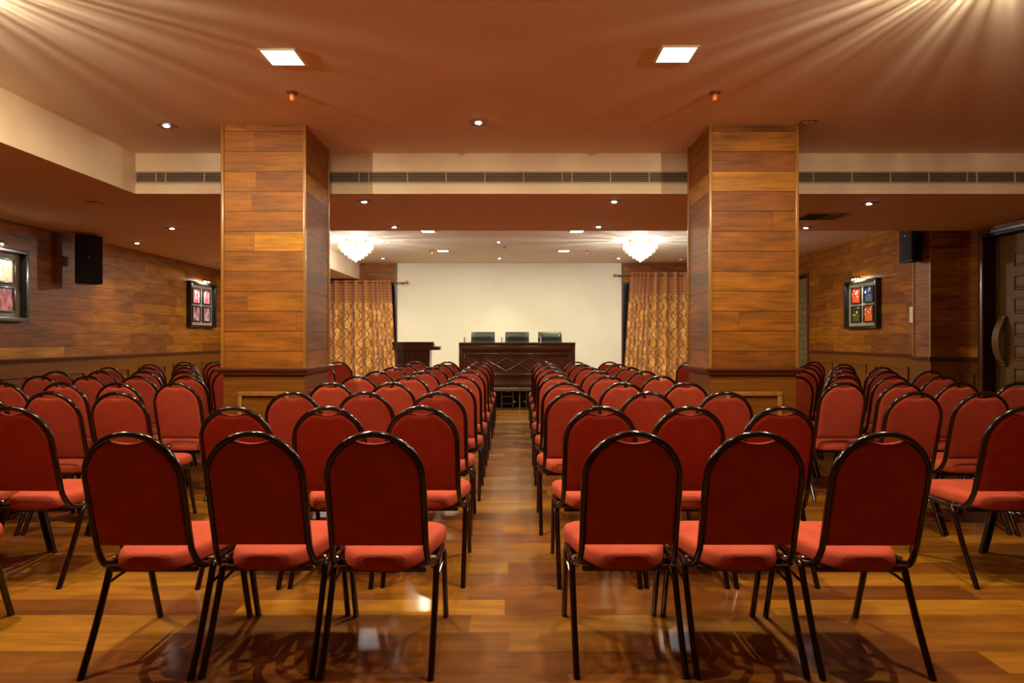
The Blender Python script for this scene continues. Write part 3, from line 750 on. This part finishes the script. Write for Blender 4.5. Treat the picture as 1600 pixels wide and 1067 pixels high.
# ------------------------------------------------------------------ stage, head table, leather chairs, lectern
SZ = .395
for x0, x1, nm in ((-2.30, .135, 'left half of the portable stage under the head table'), (.140, 2.575, 'right half of the portable stage under the head table')):
    cx = (x0+x1)/2; hw = (x1-x0)/2
    t = thing('stage_platform', nm, 'stage', (cx, 11.95, 0), 0, 'portable stage sections')
    obj('deck', MB().rbox(-hw+.012, hw-.012, -.90, .90, SZ-.045, SZ, .004), M['deck'], t)
    obj('edge_trim', MB().rbox(-hw, hw, -.925, -.90, SZ-.06, SZ+.003, .003).rbox(-hw, hw, .90, .925, SZ-.06, SZ+.003, .003)
        .rbox(-hw, -hw+.012, -.90, .90, SZ-.06, SZ+.003, .003).rbox(hw-.012, hw, -.90, .90, SZ-.06, SZ+.003, .003), M['steel'], t)
    obj('shade_sheet', MB().rbox(-hw+.001, hw-.001, -.62, -.60, .004, SZ-.045, .002), M['black'], t)  # black sheet added under the deck to darken the space behind the legs
    for s_ in (-1, 1):
        for yy in (-.80, .80):
            c0 = s_*(hw-.22); w = .10
            pts = sub([(c0-w, yy, SZ-.05), (c0-w, yy, .06), (c0-w*.7, yy, .018), (c0, yy, .012), (c0+w*.7, yy, .018), (c0+w, yy, .06), (c0+w, yy, SZ-.05)], 4)
            m = MB().tube(pts, .011, n=8).tube([(c0-w, yy, .23), (c0+w, yy, .23)], .008, n=8).tube([(c0-w, yy, .10), (c0+w, yy, .10)], .006, n=8)
            g = obj('leg_frame', m, M['steel'], t)
            obj('caster', MB().lathe([(.018, -.012), (.022, -.008), (.022, .008), (.018, .012)], c0-s_*(-w-.03), yy, .14, n=14, axis='y'), M['chrome'], g)
        obj('side_beam', MB().rbox(s_*(hw-.22)-.02, s_*(hw-.22)+.02, -.85, .85, SZ-.09, SZ-.045, .004), M['steel'], t)
# head table
t = thing('head_table', 'dark wooden panelled head table with diamond mouldings on the stage', 'table', (.09, 11.12, SZ+.0035))
hw = 1.03
obj('table_top', MB().prism([(-.03, .735), (-.03, .75), (-.045, .762), (-.045, .792), (.60, .792), (.60, .735)], -hw-.0, hw+.0, axis='x'), M['desk'], t)
obj('apron', MB().rbox(-hw+.01, hw-.01, -.03, 0, .665, .736, .004), M['desk'], t)
obj('front_panel', MB().box(-hw+.015, hw-.015, -.005, .02, .0, .70), M['desk'], t)
for s_ in (-1, 1): obj('side_panel', MB().rbox(min(s_*hw, s_*(hw-.04)), max(s_*hw, s_*(hw-.04)), -.02, .55, 0, .735, .004), M['desk'], t)
def molding_rect(x0, x1, z0, z1, w, y0, y1):
    return MB().rbox(x0, x1, y0, y1, z1-w, z1, w*.3).rbox(x0, x1, y0, y1, z0, z0+w, w*.3).rbox(x0, x0+w, y0, y1, z0, z1, w*.3).rbox(x1-w, x1, y0, y1, z0, z1, w*.3)
obj('panel_moulding', molding_rect(-.95, .95, .205, .605, .035, -.028, 0), M['desk'], t)
obj('panel_moulding', molding_rect(-.88, .88, .24, .555, .015, -.015, 0), M['desk'], t)
for k in range(4):
    cx = -.60+k*.41; cz = .40; a, b_ = .200, .118; m = MB()
    m.tube([(cx-a, -.008, cz), (cx, -.008, cz+b_), (cx+a, -.008, cz), (cx, -.008, cz-b_)], .008, .010, closed=True, n=4)
    obj('diamond_moulding', m, M['desk'], t)
obj('base_moulding', MB().rbox(-hw, hw, -.03, .0, .0, .075, .008).rbox(-hw+.01, hw-.01, -.022, .0, .075, .10, .006), M['desk'], t)
# leather chairs
def exec_chair():
    t = thing('conference_chair', 'x', 'chair')
    def cushion(x0, x1, y0, y1, z0, z1, r): return MB().rbox(x0, x1, y0, y1, z0, z1, r, 4)
    obj('seat', cushion(-.24, .24, -.25, .23, .42, .52, .04), M['leather'], t, angle=60)
    m = MB(); bm = bmesh.new(); NX, NZ = 14, 20; A = []
    def sf(fr):
        vs = []
        for i in range(NX+1):
            u = -1+2*i/NX
            for j in range(NZ+1):
                v = -1+2*j/NZ; x = u*.235*(1-.03*max(v, 0)); z = .775+v*.218
                e = max(0, 1-abs(u)**8)*max(0, 1-abs(v)**8); roll = .016*math.cos((v*2.2-1.3)*PI)
                y = .245+(z-.55)*.16+((-.018-.035*e-roll*e*.6) if fr else (.018+.015*e)); vs.append((x, y, z))
        return vs
    P, Q = sf(True), sf(False); n = NZ+1; o = len(P); fs = []
    for i in range(NX):
        for j in range(NZ):
            f = (i*n+j, (i+1)*n+j, (i+1)*n+j+1, i*n+j+1); fs += [f, tuple(k+o for k in f[::-1])]
    for i in range(NX): fs += [(i*n, (i+1)*n, (i+1)*n+o, i*n+o), (i*n+NZ, (i+1)*n+NZ, (i+1)*n+NZ+o, i*n+NZ+o)]
    for j in range(NZ): fs += [(j, j+1, j+1+o, j+o), (NX*n+j, NX*n+j+1, NX*n+j+1+o, NX*n+j+o)]
    m.add(P+Q, fs); obj('backrest', m, M['leather'], t, angle=60); bm.free()
    obj('back_bracket', MB().tube(sub([(0, .05, .41), (0, .22, .41), (0, .28, .47), (0, .31, .62)], 4), .02, .008, side=(1, 0, 0), n=8), M['black'], t)
    obj('column', MB().lathe([(.03, .06), (.03, .25), (.02, .26), (.02, .42), (.001, .42)], n=14), M['chrome'], t)
    for s_ in (-1, 1):
        obj('armrest', MB().tube(sub([(s_*.24, .15, .45), (s_*.27, .16, .60), (s_*.27, .10, .655), (s_*.27, -.12, .655), (s_*.27, -.18, .60), (s_*.24, -.15, .45)], 4), .014, n=8), M['black'], t)
    m = MB()
    for k in range(5):
        a = 2*PI*k/5+.3; m.tube([(0, 0, .10), (.15*math.cos(a), .15*math.sin(a), .09), (.29*math.cos(a), .29*math.sin(a), .065)], .018, .012, n=8)
    b_ = obj('star_base', m, M['chrome'], t)
    for k in range(5):
        a = 2*PI*k/5+.3; obj('caster', MB().lathe([(.018, -.018), (.027, -.012), (.027, .012), (.018, .018)], .29*math.cos(a), .29*math.sin(a), .027, n=12, axis='y'), M['black'], b_)
    return t
ec = exec_chair()
for i, (x, nm) in enumerate(((-.57, 'left of three behind the head table'), (.10, 'middle of three behind the head table'), (.745, 'right of three behind the head table'))):
    t = ec if i == 0 else dup(ec, (x, 12.05, SZ)); t.location = (x, 12.05, SZ+.001)
    t['label'] = 'dark leather office chair, '+nm; t['group'] = 'leather chairs on the stage'
# upright card holders on the table
for i, (x, nm, c1) in enumerate(((-.83, 'left end of the head table', 'black'), (-.165, 'middle of the head table', 'rod'), (.50, 'towards the right of the head table', 'black'))):
    t = thing('card_holder', 'small upright dark and white card holder, '+nm, 'card holder', (x, 11.25, SZ+.794+.0005), 0, 'card holders on the head table')
    obj('foot', MB().rbox(-.035, .035, -.03, .03, 0, .004, .001), M['white'], t)
    obj('dark_post', MB().rbox(-.030, -.014, -.008, .008, .003, .095, .001), M[c1], t)
    obj('white_post', MB().rbox(.010, .022, -.02, .02, .003, .105, .001).rbox(-.004 if i < 2 else -.026, .020, -.02, .02, .097, .102, .001), M['white'], t)
# lectern
t = thing('lectern', 'dark wooden lectern with tapering body and side shelf, left of the head table', 'lectern', (-1.62, 10.45, 0), .04)
m = MB()
poly_b = [(-.235, 0), (.235, 0), (.27, 1.07), (-.27, 1.07)]
m.prism(poly_b, -.19, .19, axis='y'); obj('body', m, M['lectern'], t)
obj('base', MB().rbox(-.28, .28, -.23, .23, 0, .06, .006), M['lectern'], t)
m = MB(); m.prism([(-.35, 1.205), (.335, 1.205), (.335, 1.072), (-.30, 1.072)], -.25, -.22, axis='y')
obj('front_board', m, M['lectern'], t)
m = MB(); m.prism([(-.25, 1.19), (-.25, 1.165), (.25, 1.072), (.25, 1.10)], -.33, .33, axis='x'); obj('reading_desk', m, M['lectern'], t)
for s_ in (-1, 1): obj('cheek', MB().prism([(-.22, 1.072), (-.22, 1.20), (.25, 1.13), (.25, 1.072)], s_*.325-.01, s_*.325+.01, axis='x'), M['lectern'], t)
obj('side_shelf', MB().rbox(.30, .43, -.22, .16, 1.072, 1.13, .004), M['lectern'], t)
for x in (-.105, -.022): o = obj('inlay_strip', MB().box(x-.003, x+.003, -.194, -.189, .08, 1.06), M['brass'], t); o['label'] = 'thin pale inlay strip'

# ------------------------------------------------------------------ curtains and rods
def curtain(x0, x1, gather_side, ztop, label, flare):
    """grommet curtain hung in folds; the inner edge is bunched tighter"""
    t = thing('curtain', label, 'curtain', ((x0+x1)/2, YBACK-.16, 0), 0, 'scroll patterned curtains')
    cx = (x0+x1)/2; W = x1-x0; NU = 420; zs = [.02+(ztop-.02)*k/16 for k in range(17)]
    zband = ztop-.50
    zs = sorted(set([round(z, 4) for z in zs if abs(z-zband) > .08]+[zband]))
    ph = []; u = 0; cur = 0; arc = [0]
    def pos(s):   # s 0..1 from the inner edge
        tight = .17
        return s
    xs = []; phs = []; phase = 0
    for i in range(NU+1):
        s = i/NU; d = s*W; lam = .085 if d < .36 else (.085+.14*min(1, (d-.36)/.2)); xs.append(d)
        if i: phase += (W/NU)/lam*2*PI
        phs.append(phase)
    def P(i, z, off):
        s = xs[i]; k = (ztop-z)/ztop; amp = (.044 if xs[i] < .36 else .070)*(.8+.25*k)
        fl = flare*k*max(0, 1-s/.9)
        wob = .012*math.sin(phs[i]*.37+z*1.9)*k
        x = s-fl+.014*math.sin(phs[i]*2+.7)*k; y = amp*math.sin(phs[i]+.25*math.sin(z*2+i*.01)*k)+wob+off
        X = (x0+x) if gather_side < 0 else (x1-x)
        return (X-cx, y, z)
    al = [0]
    for i in range(NU):
        a, b = Vector(P(i, 1.5, 0)), Vector(P(i+1, 1.5, 0)); al.append(al[-1]+(b-a).length)
    for nm, zr, mat in (('upper_band', [z for z in zs if z >= zband], M['curtain_band']), ('drape', [z for z in zs if z <= zband], M['curtain'])):
        n = len(zr); vs = []; fs = []
        for off in (-.002, .002):
            for i in range(NU+1):
                for z in zr: vs.append(P(i, z, off))
        o = (NU+1)*n
        for i in range(NU):
            for j in range(n-1):
                f = (i*n+j, (i+1)*n+j, (i+1)*n+j+1, i*n+j+1); fs += [f, tuple(k+o for k in f[::-1])]
            fs += [(i*n, (i+1)*n, (i+1)*n+o, i*n+o), (i*n+n-1, (i+1)*n+n-1, (i+1)*n+n-1+o, i*n+n-1+o)]
        for j in range(n-1): fs += [(j, j+1, j+1+o, j+o), (NU*n+j, NU*n+j+1, NU*n+j+1+o, NU*n+j+o)]
        ob = obj(nm, MB().add(vs, fs), mat, t, angle=70)
        uv = ob.data.uv_layers.new(name='cloth')
        for lp in ob.data.loops:
            vi = lp.vertex_index % o; uv.data[lp.index].uv = (al[vi//n], zr[vi % n])
    return t
curtain(-5.25, -2.76, 1, 2.585, 'gold scroll-patterned curtain at the left of the cream wall', .13)
curtain(2.70, 5.25, -1, 2.775, 'gold scroll-patterned curtain at the right of the cream wall', .17)
def rod(x0, x1, z, inner, label):
    t = thing('curtain_rod', label, 'curtain rod', ((x0+x1)/2, YBACK-.16, z), 0, 'curtain rods'); h = (x1-x0)/2
    obj('pole', MB().tube([(-h, 0, 0), (h, 0, 0)], .014, n=12), M['rod'], t)
    s_ = inner
    obj('finial', MB().lathe([(.014, 0), (.03, .006), (.034, .03), (.03, .055), (.012, .065), (.001, .066)], s_*h if s_ > 0 else -h-.066, 0, 0, n=16, axis='x'), M['brass'], t)
    for bx in (s_*(h-.10), -s_*(h-.1)):
        obj('bracket', MB().tube([(bx, 0, -.0), (bx, .16, -.0)], .008, n=8).lathe([(.03, .155), (.03, .162)], bx, 0, 0, n=14, axis='y'), M['rod'], t)
rod(-5.5, -2.43, 2.535, 1, 'copper brown curtain rod over the left window')
rod(2.38, 5.5, 2.70, -1, 'copper brown curtain rod over the right window')

# ------------------------------------------------------------------ framed artworks
def artwork(x, y0, y1, z0, z1, sgn, arts, label, lamp_x=0.0):
    """box frame on a side wall; sgn = direction of the room from the wall"""
    cy, cz = (y0+y1)/2, (z0+z1)/2; hw, hh = (y1-y0)/2, (z1-z0)/2; D = .085
    t = thing('framed_artwork', label, 'picture', (x+sgn*.001, cy, cz), 0, 'four-picture box frames on the walls')
    def bx(m, a, b, y_0, y_1, z_0, z_1, r=0): 
        X0, X1 = sorted((sgn*a, sgn*b)); return m.rbox(X0, X1, y_0, y_1, z_0, z_1, r) if r else m.box(X0, X1, y_0, y_1, z_0, z_1)
    m = MB(); w = .045
    bx(m, 0, D, -hw, hw, hh-w, hh, .004); bx(m, 0, D, -hw, hw, -hh, -hh+w, .004); bx(m, 0, D, -hw, -hw+w, -hh+w, hh-w, .004); bx(m, 0, D, hw-w, hw, -hh+w, hh-w, .004)
    obj('frame', m, M['black_gloss'], t)
    obj('mount_board', bx(MB(), .004, .012, -hw+w, hw-w, -hh+w, hh-w), M['mat_board'], t)
    for k, (dy, dz) in enumerate(((-.19, .16), (.19, .16), (-.19, -.165), (.19, -.165))):
        a = .145; b = .145; m = MB()
        bx(m, .012, .045, -a, a, b-.022, b, .002); bx(m, .012, .045, -a, a, -b, -b+.022, .002); bx(m, .012, .045, -a, -a+.022, -b+.022, b-.022, .002); bx(m, .012, .045, a-.022, a, -b+.022, b-.022, .002)
        f = obj('small_frame', m, M['black_gloss'], t, loc=(0, dy, dz))
        obj('print', bx(MB(), .014, .030, -a+.022, a-.022, -b+.022, b-.022), arts[k], f)
    # picture lamp on a short arm over the top edge
    ly = lamp_x
    m = MB().tube([(sgn*.02, ly, hh-.01), (sgn*.04, ly, hh+.035), (sgn*.13, ly, hh+.045)], .006, n=8); lp = obj('picture_lamp', m, M['brass'], t)
    m = MB(); m.tube([(sgn*.13, ly-.14, hh+.04), (sgn*.13, ly+.14, hh+.04)], .016, n=10); obj('lamp_housing', m, M['black_gloss'], lp)
    for q in (-.09, 0, .09): obj('bulb', MB().lathe([(.010, 0), (.012, -.008), (.007, -.016), (.001, -.018)], sgn*.125, ly+q, hh+.026, n=10), M['glow_bulb'], lp)
    pl_ = light('picture_light', 'AREA', None, (x+sgn*.12, cy+ly, z1+.012), P_PICTURE, (1, .93, .75), shape='RECTANGLE', size=.03, size_y=.25)
    pl_.rotation_euler = (0, sgn*math.radians(28), 0)
O = [(0.0, (.55, .10, .01)), (.4, (.9, .35, .03)), (.6, (.95, .75, .35)), (1, (1, .95, .8))]
Mg = [(0.0, (.25, .01, .04)), (.45, (.5, .04, .10)), (.65, (.75, .3, .30)), (1, (.9, .7, .5))]
Pk = [(0.0, (.5, .01, .08)), (.45, (.8, .05, .15)), (.65, (.95, .4, .45)), (1, (1, .85, .7))]
Pp = [(0.0, (.08, .01, .05)), (.45, (.3, .06, .15)), (.65, (.6, .35, .4)), (1, (.9, .85, .6))]
artwork(XL, 6.43, 7.40, 1.46, 2.29, 1, [art('print_amber', 'petal', O, 1), art('print_orange', 'petal', O, 2), art('print_plum', 'petal', Mg, 3), art('print_magenta', 'petal', Mg, 4)],
        'black box frame with orange and magenta petal prints, nearest on the left wall', -.05)
artwork(XL, 11.13, 12.09, 1.46, 2.29, 1, [art('print_pink', 'petal', Pk, 5), art('print_coral', 'petal', Pk, 6), art('print_mauve', 'petal', Pp, 7), art('print_violet', 'petal', Pp, 8)],
        'black box frame with pink petal prints, far on the left wall', 0)
artwork(XRF, 10.21, 11.20, 1.43, 2.26, -1, [art('print_navy', 'bloom', [(0, (.02, .04, .12)), (1, (.3, .45, .4))], 9), art('print_red', 'bloom', [(0, (.75, .03, .01)), (1, (.9, .4, .2))], 10),
        art('print_tangerine', 'bloom', [(0, (.75, .12, .01)), (1, (.9, .5, .1))], 11), art('print_green', 'bloom', [(0, (.05, .07, .01)), (1, (.3, .35, .05))], 12)],
        'black box frame with four white-flower prints on the right wall', .05)

# ------------------------------------------------------------------ loudspeakers
def speaker(x, y, z, rz, label):
    t = thing('loudspeaker', label, 'speaker', (x, y, z), rz, 'black wall speakers')
    # cabinet front faces local -y
    m = MB(); m.prism([(-.15, -.12), (.15, -.12), (.10, .12), (-.10, .12)], 0, .62, axis='z'); obj('cabinet', m, M['black'], t)
    obj('grille_cloth', MB().rbox(-.135, .135, -.132, -.118, .02, .60, .005), M['slot'], t)
    obj('badge', MB().lathe([(.012, -.136), (.012, -.131), (.001, -.131)], 0, 0, .34, n=12, axis='y'), M['steel'], t)
    obj('wall_bracket', MB().rbox(-.03, .03, .10, .19, .25, .37, .004), M['black'], t)
    return t
speaker(-5.52, 8.15, 1.97, .75, 'black loudspeaker on the left wall')
rs = speaker(5.265, 8.26, 2.27, -1.55, 'black loudspeaker on the pilaster by the right door'); rs.scale = (.85, .7, 1)
